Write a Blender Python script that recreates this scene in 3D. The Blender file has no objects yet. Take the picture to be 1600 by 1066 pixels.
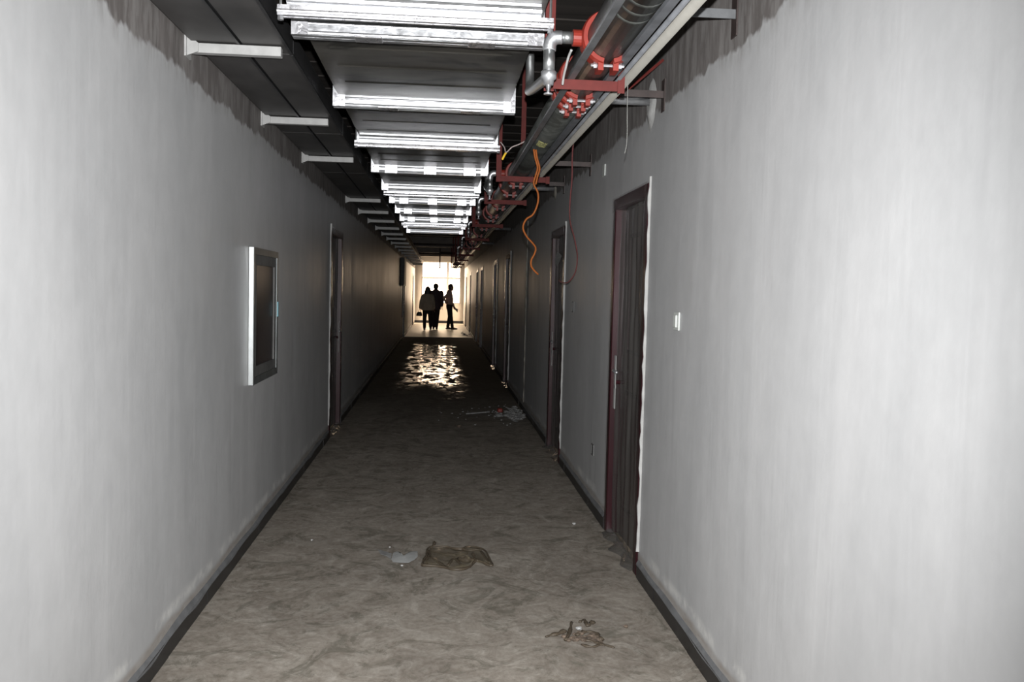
import bpy, bmesh, math, random
from mathutils import Vector, Matrix, noise
random.seed(7)
S = bpy.context.scene
COL = S.collection
H = 1.55                    # camera height
XL, XR = -1.10, 1.118       # wall faces
YE = 39.5                   # end wall
F = 1350.0

# ------------------------------------------------------------------ camera
def cam_axes():
    y = Vector(((686.5 - 800) / F, (533 - 452) / F, -1)).normalized()
    a = Vector((math.sin(.020), math.cos(.020), 0))
    u = (a - a.dot(y) * y).normalized()
    x = y.cross(u)
    return x, y, u
cx, cy, cu = cam_axes()
cam = bpy.data.objects.new('camera', bpy.data.cameras.new('camera'))
COL.objects.link(cam)
M = Matrix((cx, cy, cu)).to_4x4()
M.translation = (0, 0, H)
cam.matrix_world = M
cam.data.lens = 36 * F / 1600
cam.data.sensor_width = 36
cam.data.clip_start = .05
cam.data.clip_end = 300
S.camera = cam

# ------------------------------------------------------------------ world, flash, exposure
W = bpy.data.worlds.new('sky'); S.world = W; W.use_nodes = True
bg = W.node_tree.nodes['Background']
bg.inputs[0].default_value = (1.0, .74, .50, 1)
bg.inputs[1].default_value = 14.0
S.view_settings.view_transform = 'Standard'
S.view_settings.look = 'None'
S.view_settings.exposure = 0
S.view_settings.gamma = 1
S.view_settings.use_curve_mapping = False
S.cycles.use_denoising = True
S.cycles.caustics_reflective = False
S.cycles.max_bounces = 10
S.cycles.diffuse_bounces = 6
S.cycles.transparent_max_bounces = 24
S.cycles.sample_clamp_indirect = 6

def spot(name, loc, target, energy, angle, blend, size, color):
    L = bpy.data.lights.new(name, 'SPOT')
    L.energy = energy; L.spot_size = math.radians(angle); L.spot_blend = blend
    L.shadow_soft_size = size; L.color = color
    o = bpy.data.objects.new(name, L); COL.objects.link(o)
    o.location = loc
    o.rotation_euler = (Vector(target) - Vector(loc)).to_track_quat('-Z', 'Y').to_euler()
    return o
# the photographer's flash, just above the lens
fl_ = spot('camera_flash', (0.0, 0.0, H + .10), (0.0, 5, H - .20), 1600, 88.5, 1.0, .012, (1.0, 1.0, 1.0))
fl_.scale = (1.0, 1.45, 1.0)             # the beam of an upright flash head
# portal in the far window: only guides the sampling of the sky
P = bpy.data.lights.new('window_portal', 'AREA'); P.shape = 'RECTANGLE'; P.size = 1.8; P.size_y = 1.9
P.cycles.is_portal = True
po = bpy.data.objects.new('window_portal', P); COL.objects.link(po)
po.location = (.07, YE + .06, 1.84); po.rotation_euler = (math.radians(-90), 0, 0)
P2 = bpy.data.lights.new('added_opening_portal', 'AREA'); P2.shape = 'RECTANGLE'; P2.size = 2.1; P2.size_y = .7
P2.cycles.is_portal = True
for sx in (-1, 1):                            # the added doorways either side of the window
    p = bpy.data.objects.new('added_opening_portal', P2); COL.objects.link(p)
    p.location = (sx * 1.2, 38.85, 1.06); p.rotation_euler = (0, math.radians(90 * sx), 0)

# ------------------------------------------------------------------ materials
MATS = {}
class NT:
    def __init__(s, name):
        s.m = bpy.data.materials.new(name); s.m.use_nodes = True
        s.t = s.m.node_tree; s.n = s.t.nodes; s.b = s.n['Principled BSDF']
        s.out = s.n['Material Output']
        s.co = s.n.new('ShaderNodeTexCoord').outputs['Object']
        MATS[name] = s.m
    def link(s, a, b): s.t.links.new(a, b)
    def mapping(s, scale, src=None):
        k = s.n.new('ShaderNodeMapping'); k.inputs['Scale'].default_value = scale
        s.link(src or s.co, k.inputs['Vector']); return k.outputs[0]
    def noise(s, scale=(1, 1, 1), sc=5, detail=4, rough=.55, dist=0):
        k = s.n.new('ShaderNodeTexNoise'); s.link(s.mapping(scale), k.inputs['Vector'])
        k.inputs['Scale'].default_value = sc; k.inputs['Detail'].default_value = detail
        k.inputs['Roughness'].default_value = rough; k.inputs['Distortion'].default_value = dist
        return k.outputs[0]
    def ramp(s, src, stops):
        k = s.n.new('ShaderNodeValToRGB'); s.link(src, k.inputs[0])
        e = k.color_ramp.elements
        while len(e) < len(stops): e.new(.5)
        for i, (p, c) in enumerate(stops):
            e[i].position = p
            e[i].color = (c, c, c, 1) if not hasattr(c, '__len__') else (*c, 1)
        return k.outputs[0]
    def math(s, op, a, b=0.0, clamp=False):
        k = s.n.new('ShaderNodeMath'); k.operation = op; k.use_clamp = clamp
        for i, v in enumerate((a, b)):
            if hasattr(v, 'links'): s.link(v, k.inputs[i])
            else: k.inputs[i].default_value = v
        return k.outputs[0]
    def mix(s, f, a, b, mode='MIX'):
        k = s.n.new('ShaderNodeMixRGB'); k.blend_type = mode
        for i, v in enumerate((f, a, b)):
            if hasattr(v, 'links'): s.link(v, k.inputs[i])
            else: k.inputs[i].default_value = v if i == 0 else (*v, 1)
        return k.outputs[0]
    def sep(s):
        k = s.n.new('ShaderNodeSeparateXYZ'); s.link(s.co, k.inputs[0]); return k.outputs
    def step(s, v, a, b):       # smoothstep a..b
        k = s.n.new('ShaderNodeMapRange'); k.interpolation_type = 'SMOOTHSTEP'
        s.link(v, k.inputs[0]); k.inputs[1].default_value = a; k.inputs[2].default_value = b
        return k.outputs[0]
    def bump(s, h, dist, strength=1.0, prev=None):
        k = s.n.new('ShaderNodeBump'); k.inputs['Distance'].default_value = dist
        k.inputs['Strength'].default_value = strength
        s.link(h, k.inputs['Height'])
        if prev: s.link(prev, k.inputs['Normal'])
        return k.outputs[0]
    def set(s, **kw):
        names = dict(col='Base Color', rough='Roughness', metal='Metallic', normal='Normal', spec='Specular IOR Level',
                     trans='Transmission Weight', alpha='Alpha')
        for k, v in kw.items():
            i = s.b.inputs[names[k]]
            if hasattr(v, 'links'): s.link(v, i)
            elif hasattr(v, '__len__'): i.default_value = (*v, 1)
            else: i.default_value = v
        return s.m

def plain(name, col, rough=.6, metal=0, var=.25, sc=12, bump=0, spec=.5, stretch=(1, 1, 1)):
    t = NT(name)
    n = t.noise(stretch, sc, 4)
    c = t.ramp(n, [(.3, tuple(x * (1 - var) for x in col)), (.7, tuple(min(1, x * (1 + var)) for x in col))])
    kw = dict(col=c, rough=rough, metal=metal, spec=spec)
    if bump: kw['normal'] = t.bump(n, bump)
    return t.set(**kw)

def wall_material(name, top, amp, seed):
    t = NT(name); x, y, z = t.sep()
    big = t.noise((1, 1, .35), 1.1 + seed * .07, 4, .6, .6)
    streak = t.noise((1, 2.2, .5), 1.9, 5, .6, .8)
    fine = t.noise((1, 1, 1), 9, 5, .6)
    paint = t.ramp(big, [(.3, (.30, .304, .308)), (.52, (.345, .347, .35)), (.75, (.395, .395, .397))])
    paint = t.mix(.13, paint, t.ramp(streak, [(.3, (.27, .27, .275)), (.7, (.42, .42, .42))]))
    paint = t.mix(.10, paint, t.ramp(fine, [(.3, (.23, .23, .23)), (.7, (.46, .46, .46))]))
    # brush-line: the paint stops unevenly below the services
    e1 = t.noise((0, 1, 0), 1.7, 5, .7)
    e2 = t.noise((1, 1, 1), 7, 3, .6)
    edge = t.math('ADD', t.math('MULTIPLY', t.math('SUBTRACT', e1, .5), amp * 2), t.math('MULTIPLY', t.math('SUBTRACT', e2, .5), .12))
    zz = t.math('SUBTRACT', z, edge)
    bare_n = t.noise((1, 3, .35), 2.2, 5, .65, .5)
    bare = t.ramp(bare_n, [(.28, (.075, .067, .063)), (.55, (.118, .107, .102)), (.74, (.180, .168, .161))])
    drip = t.ramp(t.noise((0, 6, .12), 3.1, 2, .5), [(.70, 0), (.735, 1)])
    bare = t.mix(t.math('MULTIPLY', drip, .35), bare, (.36, .35, .34))
    c = t.mix(t.step(zz, top - .012, top + .012), paint, bare)
    # thin half-covered band just under the brush line
    band = t.math('MULTIPLY', t.step(zz, top - .10, top), t.ramp(t.noise((0, 7, 1.5), 2.5, 4, .7), [(.45, 0), (.6, .5)]))
    c = t.mix(band, c, (.22, .212, .205))
    # unpainted, dusty strip above the skirting with salt bloom
    zl = t.math('SUBTRACT', z, t.math('MULTIPLY', t.math('SUBTRACT', t.noise((0, 1, 0), 1.3, 5, .7), .5), .07))
    low = t.math('SUBTRACT', 1.0, t.step(zl, .120, .150))
    c = t.mix(t.math('MULTIPLY', low, .75), c, t.ramp(t.noise((1, 2, 6), 5, 4), [(.35, (.20, .172, .145)), (.65, (.27, .255, .24))]))
    bloom = t.math('MULTIPLY', t.step(zl, .13, .165), t.math('SUBTRACT', 1.0, t.step(zl, .17, .21)))
    bl = t.math('MULTIPLY', bloom, t.ramp(t.noise((1, 1, 1), 4, 4, .7), [(.45, 0), (.58, .8)]))
    c = t.mix(bl, c, (.50, .50, .485))
    rough = t.math('ADD', t.math('MULTIPLY', t.step(zz, top - .02, top + .02), .3), t.ramp(streak, [(.3, .40), (.7, .56)]))
    ripple = t.noise((1, 3.2, .18), 1.8, 3, .55, .3)
    n1 = t.bump(ripple, .0018)
    n2 = t.bump(fine, .0012, 1, n1)
    return t.set(col=c, rough=rough, normal=n2, spec=.36)
wall_material('plaster_left', H + .893, .035, 1)
wall_material('plaster_right', H + .960, .045, 2)

def floor_material():
    t = NT('floor'); x, y, z = t.sep()
    big = t.noise((1, .8, 1), 2.1, 6, .65, .9)
    mid = t.noise((1, 1, 1), 5.5, 7, .72, 1.8)
    fine = t.noise((1, .7, 1), 40, 3, .6)
    c = t.ramp(big, [(.30, (.132, .110, .089)), (.5, (.222, .192, .157)), (.70, (.330, .296, .25))])
    c = t.mix(.6, c, t.ramp(mid, [(.30, (.082, .080, .060)), (.44, (.158, .134, .112)), (.56, (.222, .202, .173)), (.72, (.37, .345, .31))]))
    c = t.mix(.16, c, t.ramp(fine, [(.35, (.04, .04, .04)), (.7, (.33, .315, .29))]))
    sm = t.ramp(t.noise((1, 1, 1), 2.6, 7, .78, 2.4), [(.52, 0), (.60, 1)])
    c = t.mix(t.math('MULTIPLY', sm, .5), c, (.062, .058, .043))
    # standing water in the middle of the corridor
    edge = t.math('MULTIPLY', t.math('SUBTRACT', t.noise((1, .4, 1), 1.6, 3, .6), .5), 5.0)
    yy = t.math('ADD', y, edge)
    wet = t.math('MULTIPLY', t.step(yy, 12.0, 14.5), t.math('SUBTRACT', 1.0, t.step(yy, 23.5, 25.5)))
    xe = t.math('ADD', t.math('ABSOLUTE', t.math('ADD', x, .13)), t.math('MULTIPLY', t.math('SUBTRACT', t.noise((1, .35, 1), 3, 3, .6), .5), .7))
    wet = t.math('MULTIPLY', wet, t.math('SUBTRACT', 1.0, t.step(xe, .42, .62)))
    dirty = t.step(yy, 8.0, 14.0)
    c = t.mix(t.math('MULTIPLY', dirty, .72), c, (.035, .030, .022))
    patch = t.ramp(t.noise((1.0, .45, 1), 6.5, 4, .65, .5), [(.46, .0), (.52, 1)])
    wp = t.math('MULTIPLY', wet, patch)
    rough = t.math('SUBTRACT', .85, t.math('MULTIPLY', wp, .79))
    rip = t.noise((1, .6, 1), 11, 3, .5, .6)
    n1 = t.bump(rip, .0045)
    n0 = t.bump(mid, .004)
    k = t.n.new('ShaderNodeMix'); k.data_type = 'VECTOR'
    t.link(wet, k.inputs['Factor']); t.link(n0, k.inputs[4]); t.link(n1, k.inputs[5])
    spec = t.math('ADD', .12, t.math('MULTIPLY', wp, .38))
    return t.set(col=c, rough=rough, normal=k.outputs[1], spec=spec)
floor_material()

def galv(name, col, rough, sc=6, stain=.0, bump=.0015):
    t = NT(name)
    n = t.noise((1, 1, 1), sc, 5, .6, .8)
    c = t.ramp(n, [(.3, tuple(v * .72 for v in col)), (.7, col)])
    if stain:
        m = t.ramp(t.noise((1, .8, 1), 2.3, 5, .7, 1.2), [(.50, 0), (.60, 1)])
        c = t.mix(t.math('MULTIPLY', m, stain), c, (.035, .034, .03))
    return t.set(col=c, rough=t.ramp(n, [(.3, rough * .85), (.7, rough * 1.25)]), metal=.9, normal=t.bump(n, bump))
def duct_material():
    t = NT('duct_sheet')
    n = t.noise((.5, 1.6, 1), 2.6, 5, .65, .6)
    c = t.ramp(n, [(.3, (.030, .028, .024)), (.55, (.050, .047, .041)), (.75, (.078, .076, .070))])
    sm = t.ramp(t.noise((.8, 1.7, 1), 2.3, 4, .6, 1.0), [(.50, 0), (.58, 1)])      # oily smudges
    c = t.mix(t.math('MULTIPLY', sm, .8), c, (.010, .010, .009))
    return t.set(col=c, rough=.5, metal=.15, spec=.4)
duct_material()
galv('zinc', (.62, .63, .65), .33, 18)
galv('zinc_bright', (.80, .80, .83), .28, 25)
galv('zinc_pipe', (.36, .37, .37), .38, 14)
galv('pipe_steel', (.17, .18, .17), .42, 9, .55)
plain('strut_grey', (.13, .135, .14), .45, .5)
plain('conduit_grey', (.11, .115, .125), .5, .3)
plain('pvc', (.15, .145, .13), .4, 0, .08)
plain('bracket_white', (.26, .26, .255), .5, 0, .12, 20)
plain('tray_dark', (.045, .043, .042), .5, .25, .35, 5, 0, .5, (1, .6, 1))
plain('tray_rail', (.022, .022, .023), .45, .25, .3)
plain('red_oxide', (.080, .013, .011), .65, 0, .2, 14, 0, .2)
plain('coupling_red', (.145, .015, .009), .5, 0, .15, 14, 0, .3)
plain('rust_steel', (.034, .024, .022), .6, .2, .3, 20)
plain('ceiling', (.030, .026, .023), .8, 0, .35, 3, 0, .3, (.3, 3, 1))
plain('concrete_beam', (.15, .13, .115), .8, 0, .2, 4)
plain('end_wall', (.50, .475, .44), .55, 0, .05, 3)
plain('lit_strip', (.62, .56, .47), .4, 0, .1, 8)
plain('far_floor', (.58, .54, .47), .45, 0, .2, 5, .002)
plain('skirting', (.009, .0088, .0095), .4, 0, .35, 9, .0006)
plain('mortar', (.095, .097, .10), .75, 0, .2, 12, .003)
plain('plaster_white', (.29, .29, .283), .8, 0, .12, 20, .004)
plain('plaster_dim', (.17, .16, .14), .85, 0, .4, 9, .004)
plain('maroon', (.020, .004, .006), .35, 0, .3, 5, 0, .25, (1, 1, .3))
plain('door_leaf', (.045, .020, .020), .35, 0, .3, 5, 0, .5, (1, 1, .3))
plain('vinyl', (.75, .72, .70), .4)
plain('white_plastic', (.42, .44, .42), .4, 0, .04)
plain('grey_plastic', (.075, .075, .072), .6)
plain('socket_dark', (.02, .02, .02), .6)
plain('frame_shaded', (.11, .12, .12), .35, .4, .35, 8)  # front of the cabinet frame, its dimmer light painted as a darker tone
plain('frame_lit', (.42, .44, .44), .3, .7, .1, 20)
plain('cabinet_dark', (.030, .026, .027), .25, .0, .5, 3, 0, .35)
plain('cabinet_red', (.10, .02, .022), .5)
plain('latch_blue', (.12, .26, .30), .4)
plain('orange', (.19, .052, .008), .6, 0, .1, 12, 0, .2)
plain('wire_red', (.16, .05, .05), .6, 0, .3, 60)
plain('wire_pale', (.45, .38, .36), .6, 0, .3, 60)
plain('wire_yellow', (.80, .50, .04), .5)
plain('string', (.14, .14, .13), .6)
plain('jacket_beige', (.42, .35, .27), .85, 0, .15, 8)
plain('suit_dark', (.06, .042, .05), .8, 0, .15, 8)
plain('trousers_black', (.012, .010, .011), .8)
plain('shirt_pale', (.60, .42, .36), .8, 0, .08, 8)
plain('skin', (.36, .20, .15), .55)
plain('hair', (.015, .010, .009), .5, 0, .3, 30, .002)
plain('shoe', (.018, .013, .013), .35)
plain('bag_black', (.015, .014, .016), .4)
plain('paper', (.55, .48, .44), .8, 0, .03)
plain('paper_scrap', (.26, .265, .26), .7, 0, .15, 20)
plain('clod', (.085, .062, .045), .85, 0, .5, 18)
plain('rubble_grey', (.16, .16, .157), .8, 0, .3, 25)
plain('eye', (.5, .48, .45), .2)

def film_material(name, col, fac, rough=.16):
    t = NT(name)
    n = t.noise((1, 1, .12), 14, 4, .6, .5)
    t.set(col=col, rough=rough, spec=.9 if 'film' in name else .4, normal=t.bump(n, .004))
    tr = t.n.new('ShaderNodeBsdfTransparent'); mx = t.n.new('ShaderNodeMixShader')
    f = t.ramp(t.noise((1, 2, .25), 6, 4, .6), [(.3, fac * .7), (.7, min(1, fac * 1.3))])
    t.link(f, mx.inputs[0]); t.link(tr.outputs[0], mx.inputs[1]); t.link(t.b.outputs[0], mx.inputs[2])
    t.link(mx.outputs[0], t.out.inputs[0])
    return t.m
film_material('film', (.085, .083, .078), .60)
film_material('film_frame', (.10, .094, .09), .22)
film_material('bag_clear', (.12, .10, .068), .55, .25)
film_material('bag_edge', (.075, .058, .040), .6, .5)
film_material('tape_clear', (.62, .62, .28), .75, .12)
def glass_material():
    t = NT('glass'); g = t.n.new('ShaderNodeBsdfGlossy'); g.inputs['Roughness'].default_value = .02
    tr = t.n.new('ShaderNodeBsdfTransparent'); mx = t.n.new('ShaderNodeMixShader')
    fr = t.n.new('ShaderNodeFresnel'); fr.inputs[0].default_value = 1.45
    t.link(fr.outputs[0], mx.inputs[0]); t.link(tr.outputs[0], mx.inputs[1]); t.link(g.outputs[0], mx.inputs[2])
    t.link(mx.outputs[0], t.out.inputs[0])
glass_material()

# ------------------------------------------------------------------ mesh helpers
class MB:
    def __init__(s): s.v = []; s.f = []
    def box(s, x0, x1, y0, y1, z0, z1):
        b = len(s.v)
        s.v += [(x, y, z) for z in (z0, z1) for y in (y0, y1) for x in (x0, x1)]
        s.f += [tuple(b + i for i in q) for q in ((0, 2, 3, 1), (4, 5, 7, 6), (0, 1, 5, 4), (2, 6, 7, 3), (0, 4, 6, 2), (1, 3, 7, 5))]
        return s
    def tube(s, pts, r, seg=10, caps=True, rad=None):
        pts = [Vector(p) for p in pts]; n = len(pts); b = len(s.v)
        ref = Vector((0, 0, 1)) if abs((pts[1] - pts[0]).normalized().z) < .9 else Vector((1, 0, 0))
        for i, p in enumerate(pts):
            d = (pts[min(i + 1, n - 1)] - pts[max(i - 1, 0)]).normalized()
            u = d.cross(ref)
            if u.length < 1e-4: u = d.cross(Vector((0, 1, 0)))
            u.normalize(); w = d.cross(u); ref = u.cross(d) * 1.0
            ref = w if False else ref
            rr = rad[i] if rad else r
            for k in range(seg):
                a = 2 * math.pi * k / seg
                s.v.append(tuple(p + u * (math.cos(a) * rr) + w * (math.sin(a) * rr)))
        for i in range(n - 1):
            for k in range(seg):
                k2 = (k + 1) % seg
                s.f.append((b + i * seg + k, b + i * seg + k2, b + (i + 1) * seg + k2, b + (i + 1) * seg + k))
        if caps:
            s.f.append(tuple(b + k for k in range(seg))[::-1])
            s.f.append(tuple(b + (n - 1) * seg + k for k in range(seg)))
        return s
    def ball(s, c, r, sx=1, sy=1, sz=1, n=10, m=7):
        b = len(s.v); c = Vector(c)
        for j in range(m + 1):
            t = math.pi * j / m
            for k in range(n):
                a = 2 * math.pi * k / n
                s.v.append((c.x + r * sx * math.sin(t) * math.cos(a), c.y + r * sy * math.sin(t) * math.sin(a), c.z + r * sz * math.cos(t)))
        for j in range(m):
            for k in range(n):
                k2 = (k + 1) % n
                s.f.append((b + j * n + k, b + (j + 1) * n + k, b + (j + 1) * n + k2, b + j * n + k2))
        return s
    def limb(s, *chain):                       # chain of (point, radius)
        pts = [c[0] for c in chain]; rad = [c[1] for c in chain]
        s.tube(pts, 0, 12, True, rad)
        for p, r in chain: s.ball(p, r * .985)
        return s
    def loft(s, rings, seg=20):                # horizontal ellipses (x, y, z, rx, ry)
        b = len(s.v)
        for (x, y, z, rx, ry) in rings:
            for k in range(seg):
                a = 2 * math.pi * k / seg
                s.v.append((x + rx * math.cos(a), y + ry * math.sin(a), z))
        for i in range(len(rings) - 1):
            for k in range(seg):
                k2 = (k + 1) % seg
                s.f.append((b + i * seg + k, b + i * seg + k2, b + (i + 1) * seg + k2, b + (i + 1) * seg + k))
        s.f.append(tuple(b + k for k in range(seg))[::-1])
        s.f.append(tuple(b + (len(rings) - 1) * seg + k for k in range(seg)))
        return s
    def rock(s, c, r, flat=.6):
        b = len(s.v)
        n = 6
        for j, (zz, rr) in enumerate(((-.8, .6), (0, 1), (.7, .6))):
            for k in range(n):
                a = 2 * math.pi * (k + random.uniform(-.25, .25)) / n
                q = r * rr * random.uniform(.7, 1.2)
                s.v.append((c[0] + q * math.cos(a), c[1] + q * math.sin(a), c[2] + zz * r * flat * random.uniform(.8, 1.1)))
        for j in range(2):
            for k in range(n):
                k2 = (k + 1) % n
                s.f.append((b + j * n + k, b + j * n + k2, b + (j + 1) * n + k2, b + (j + 1) * n + k))
        s.f.append(tuple(b + k for k in range(n))[::-1]); s.f.append(tuple(b + 2 * n + k for k in range(n)))
        return s
    def sheet(s, fn, nu, nv, th=0):
        b = len(s.v)
        for i in range(nu + 1):
            for j in range(nv + 1): s.v.append(tuple(fn(i / nu, j / nv)))
        for i in range(nu):
            for j in range(nv):
                q = b + i * (nv + 1) + j
                s.f.append((q, q + 1, q + nv + 2, q + nv + 1))
        return s
    def build(s, name, mat, parent=None, smooth=False, origin=None, bevel=0, kind=None, label=None):
        me = bpy.data.meshes.new(name)
        o0 = Vector(origin) if origin else Vector((0, 0, 0))
        me.from_pydata([tuple(Vector(v) - o0) for v in s.v], [], s.f)
        bm = bmesh.new(); bm.from_mesh(me)
        bmesh.ops.recalc_face_normals(bm, faces=bm.faces)
        if bevel:
            bmesh.ops.bevel(bm, geom=bm.edges[:], offset=bevel, segments=1, affect='EDGES')
        bm.to_mesh(me); bm.free()
        if smooth:
            for p in me.polygons: p.use_smooth = True
        me.materials.append(MATS[mat])
        o = bpy.data.objects.new(name, me); COL.objects.link(o)
        o.location = o0
        if parent:
            o.parent = parent
            pw = Vector(parent.get('_w', (0, 0, 0)))
            o.location = o0 - pw
        o['_w'] = tuple(o0)
        if kind: o['kind'] = kind
        if label: o['label'] = label
        return o

def tag(o, label, cat, group=None):
    o['label'] = label; o['category'] = cat
    if group: o['group'] = group
    return o
def thing(name, loc, label, cat, group=None, kind=None):
    o = bpy.data.objects.new(name, None); COL.objects.link(o); o.location = loc; o['_w'] = tuple(loc)
    o.empty_display_size = .1
    if kind: o['kind'] = kind
    if label: o['label'] = label
    if cat: o['category'] = cat
    if group: o['group'] = group
    return o
def dup(root, loc, label=None):
    r = root.copy(); COL.objects.link(r); r.location = loc; r['_w'] = tuple(loc)
    if label: r['label'] = label
    for ch in list(root.children):
        c = ch.copy(); COL.objects.link(c); c.parent = r
        for g in ch.children:
            d = g.copy(); COL.objects.link(d); d.parent = c
    return r
def smooth_path(pts, k=6):                     # Catmull-Rom
    pts = [Vector(p) for p in pts]; out = []
    for i in range(len(pts) - 1):
        p0 = pts[max(i - 1, 0)]; p1 = pts[i]; p2 = pts[i + 1]; p3 = pts[min(i + 2, len(pts) - 1)]
        for j in range(k):
            t = j / k
            out.append(.5 * ((2 * p1) + (p2 - p0) * t + (2 * p0 - 5 * p1 + 4 * p2 - p3) * t * t + (3 * p1 - p0 - 3 * p2 + p3) * t ** 3))
    out.append(pts[-1]); return out
def at(px, py, Y):                             # the point of depth Y that the photograph shows at px, py
    d = cx * ((px - 800) / F)
    d = Vector(((px - 800) / F, (533 - py) / F, -1))
    w = Vector((cx.dot(d), cy.dot(d), cu.dot(d)))
    return Vector((0, 0, H)) + w * (Y / w.y)
def on_floor(px, py):
    d = Vector(((px - 800) / F, (533 - py) / F, -1))
    w = Vector((cx.dot(d), cy.dot(d), cu.dot(d)))
    return Vector((0, 0, H)) + w * (-H / w.z)
def ragged(y0, z0, z1, x, side, w, seed, step=.05, amp=.5, depth=.006):
    """uneven upright band of plaster on the wall plane x, starting at y0 and w wide"""
    rnd = random.Random(seed); m = MB(); n = max(2, int((z1 - z0) / step))
    L = []
    for i in range(n + 1):
        z = z0 + (z1 - z0) * i / n
        a = y0 + rnd.uniform(-.15, .15) * w; b = y0 + w * (1 + rnd.uniform(-amp, amp))
        d = depth * rnd.uniform(.6, 1.3)
        L.append((z, a, b, d))
    for (z, a, b, d) in L:
        m.v += [(x, a, z), (x - side * d, a + .2 * (b - a), z), (x - side * d, a + .8 * (b - a), z), (x, b, z)]
    for i in range(n):
        for k in range(3):
            q = i * 4 + k
            m.f.append((q, q + 1, q + 5, q + 4))
    return m

# ------------------------------------------------------------------ structure
# door openings: (side, y0, y1, height)
R_DOORS = [(4.60, 5.52), (7.68, 8.60), (13.6, 14.6), (16.7, 17.8), (22.2, 23.4), (25.0, 26.2), (30.6, 31.6), (35.2, 36.2)]
L_DOORS = [(8.85, 9.85), (26.7, 27.7), (35.8, 36.7)]
DH = 2.15
def wall(name, x, side, doors, mat):
    m = MB(); xo = x + side * .24; a, b = sorted((x, xo))
    y = -3.0
    for (d0, d1) in doors:
        m.box(a, b, y, d0, 0, 3.3); m.box(a, b, d0, d1, DH, 3.3); y = d1
    m.box(a, b, y, YE + .2, 0, 3.3)
    o = m.build(name, mat); o['kind'] = 'structure'; return o
ADDED_OPEN = [(38.5, 39.2)]                        # doorways added to brighten the end wall with sky light
w_l = wall('wall_left', XL, -1, L_DOORS + ADDED_OPEN, 'plaster_left')
w_r = wall('wall_right', XR, 1, R_DOORS + ADDED_OPEN, 'plaster_right')
fl = MB().box(XL - .24, XR + .24, -3, 27.9, -.1, 0).build('floor', 'floor', kind='structure')
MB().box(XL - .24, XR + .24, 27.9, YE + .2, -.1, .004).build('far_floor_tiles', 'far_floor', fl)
MB().box(XL, XR, 27.9, 28.9, .004, .010).build('light_strip_1', 'lit_strip', kind='structure')  # band of light across the floor, painted as a pale strip
ce = MB().box(XL - .24, XR + .24, -3, YE + .2, 3.3, 3.4).build('ceiling', 'ceiling', kind='structure')
for yb in (19.0, 22.8, 29.0, 33.5, 37.3):
    MB().box(XL, XR, yb, yb + .3, 2.95, 3.3).build('beam', 'concrete_beam', ce)
bm_ = MB()
y = -2.5
while y < 16:                                  # board marks left by the formwork
    MB().box(XL, XR, y, y + .012, 3.29, 3.3).build('board_mark', 'ceiling', ce); y += .45
MB().box(XL - .24, XR + .24, -3.2, -3, 0, 3.4).build('wall_back', 'end_wall', kind='structure')
# end wall around the window
WX0, WX1, WZ0, WZ1 = -.82, .97, .90, 2.80
m = MB()
m.box(XL - .24, WX0, YE, YE + .2, 0, 3.4); m.box(WX1, XR + .24, YE, YE + .2, 0, 3.4)
m.box(WX0, WX1, YE, YE + .2, 0, WZ0); m.box(WX0, WX1, YE, YE + .2, WZ1, 3.4)
m.build('wall_end', 'end_wall', kind='structure')
win = thing('window_1', (0, YE + .08, WZ0), None, None, kind='structure')
m = MB(); t = .05
m.box(WX0, WX0 + t, YE + .08, YE + .14, WZ0, WZ1); m.box(WX1 - t, WX1, YE + .08, YE + .14, WZ0, WZ1)
m.box(WX0 + t, WX1 - t, YE + .08, YE + .14, WZ0, WZ0 + t); m.box(WX0 + t, WX1 - t, YE + .08, YE + .14, WZ1 - t, WZ1)
m.build('window_frame', 'vinyl', win)
MB().box(.32, .42, YE + .08, YE + .14, WZ0 + t, WZ1 - t).build('mullion', 'vinyl', win)
MB().box(WX0 + t, .32, YE + .08, YE + .14, 2.02, 2.10).build('transom', 'vinyl', win)
MB().box(.42, WX1 - t, YE + .08, YE + .14, 2.02, 2.10).build('transom', 'vinyl', win)
for (a, b, c, d) in ((WX0 + t, .32, WZ0 + t, 2.02), (.42, WX1 - t, WZ0 + t, 2.02), (WX0 + t, .32, 2.10, WZ1 - t), (.42, WX1 - t, 2.10, WZ1 - t)):
    MB().box(a, b, YE + .105, YE + .111, c, d).build('pane', 'glass', win)
MB().box(WX0 - .03, WX1 + .03, YE - .03, YE + .08, WZ0 - .03, WZ0).build('window_sill', 'end_wall', win)

# baseboards: dark stone tiles with a mortar fillet on top, broken at the doors
def baseboard(name, x, side, doors):
    root = thing(name, (x, 0, 0), None, None, kind='structure')
    segs = []; y = -3.0
    for (d0, d1) in doors: segs.append((y, d0 - .02)); y = d1 + .02
    segs.append((y, YE))
    rnd = random.Random(3 if side > 0 else 5)
    for (a, b) in segs:
        y = a
        while y < b - .02:
            L = min(.6 if y < 12 else 2.4, b - y)
            th = .011 + rnd.uniform(0, .003); xi = x - side * th
            p, q = sorted((x, xi))
            MB().box(p, q, y + .0015, y + L - .0015, 0, .078).build('tile', 'skirting', root)
            y += L
        if a < 12:                              # uneven mortar line above the tiles
            m = MB(); n = int((min(b, 14) - a) / .06)
            for i in range(n + 1):
                yy = a + (min(b, 14) - a) * i / n
                zt = .098 + .010 * noise.noise(Vector((yy * 2.2, side, 0))) * 2
                zb = .076 - max(0, .020 * (noise.noise(Vector((yy * 3.1, side, 4))) + .15))
                m.v += [(x - side * .015, yy, zb), (x - side * .013, yy, .080), (x, yy, zt)]
            for i in range(n):
                for k in range(2):
                    q = i * 3 + k; m.f.append((q, q + 1, q + 4, q + 3))
            m.build('mortar_fillet', 'mortar', root)
    return root
baseboard('baseboard_left', XL, -1, L_DOORS + ADDED_OPEN)
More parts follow.
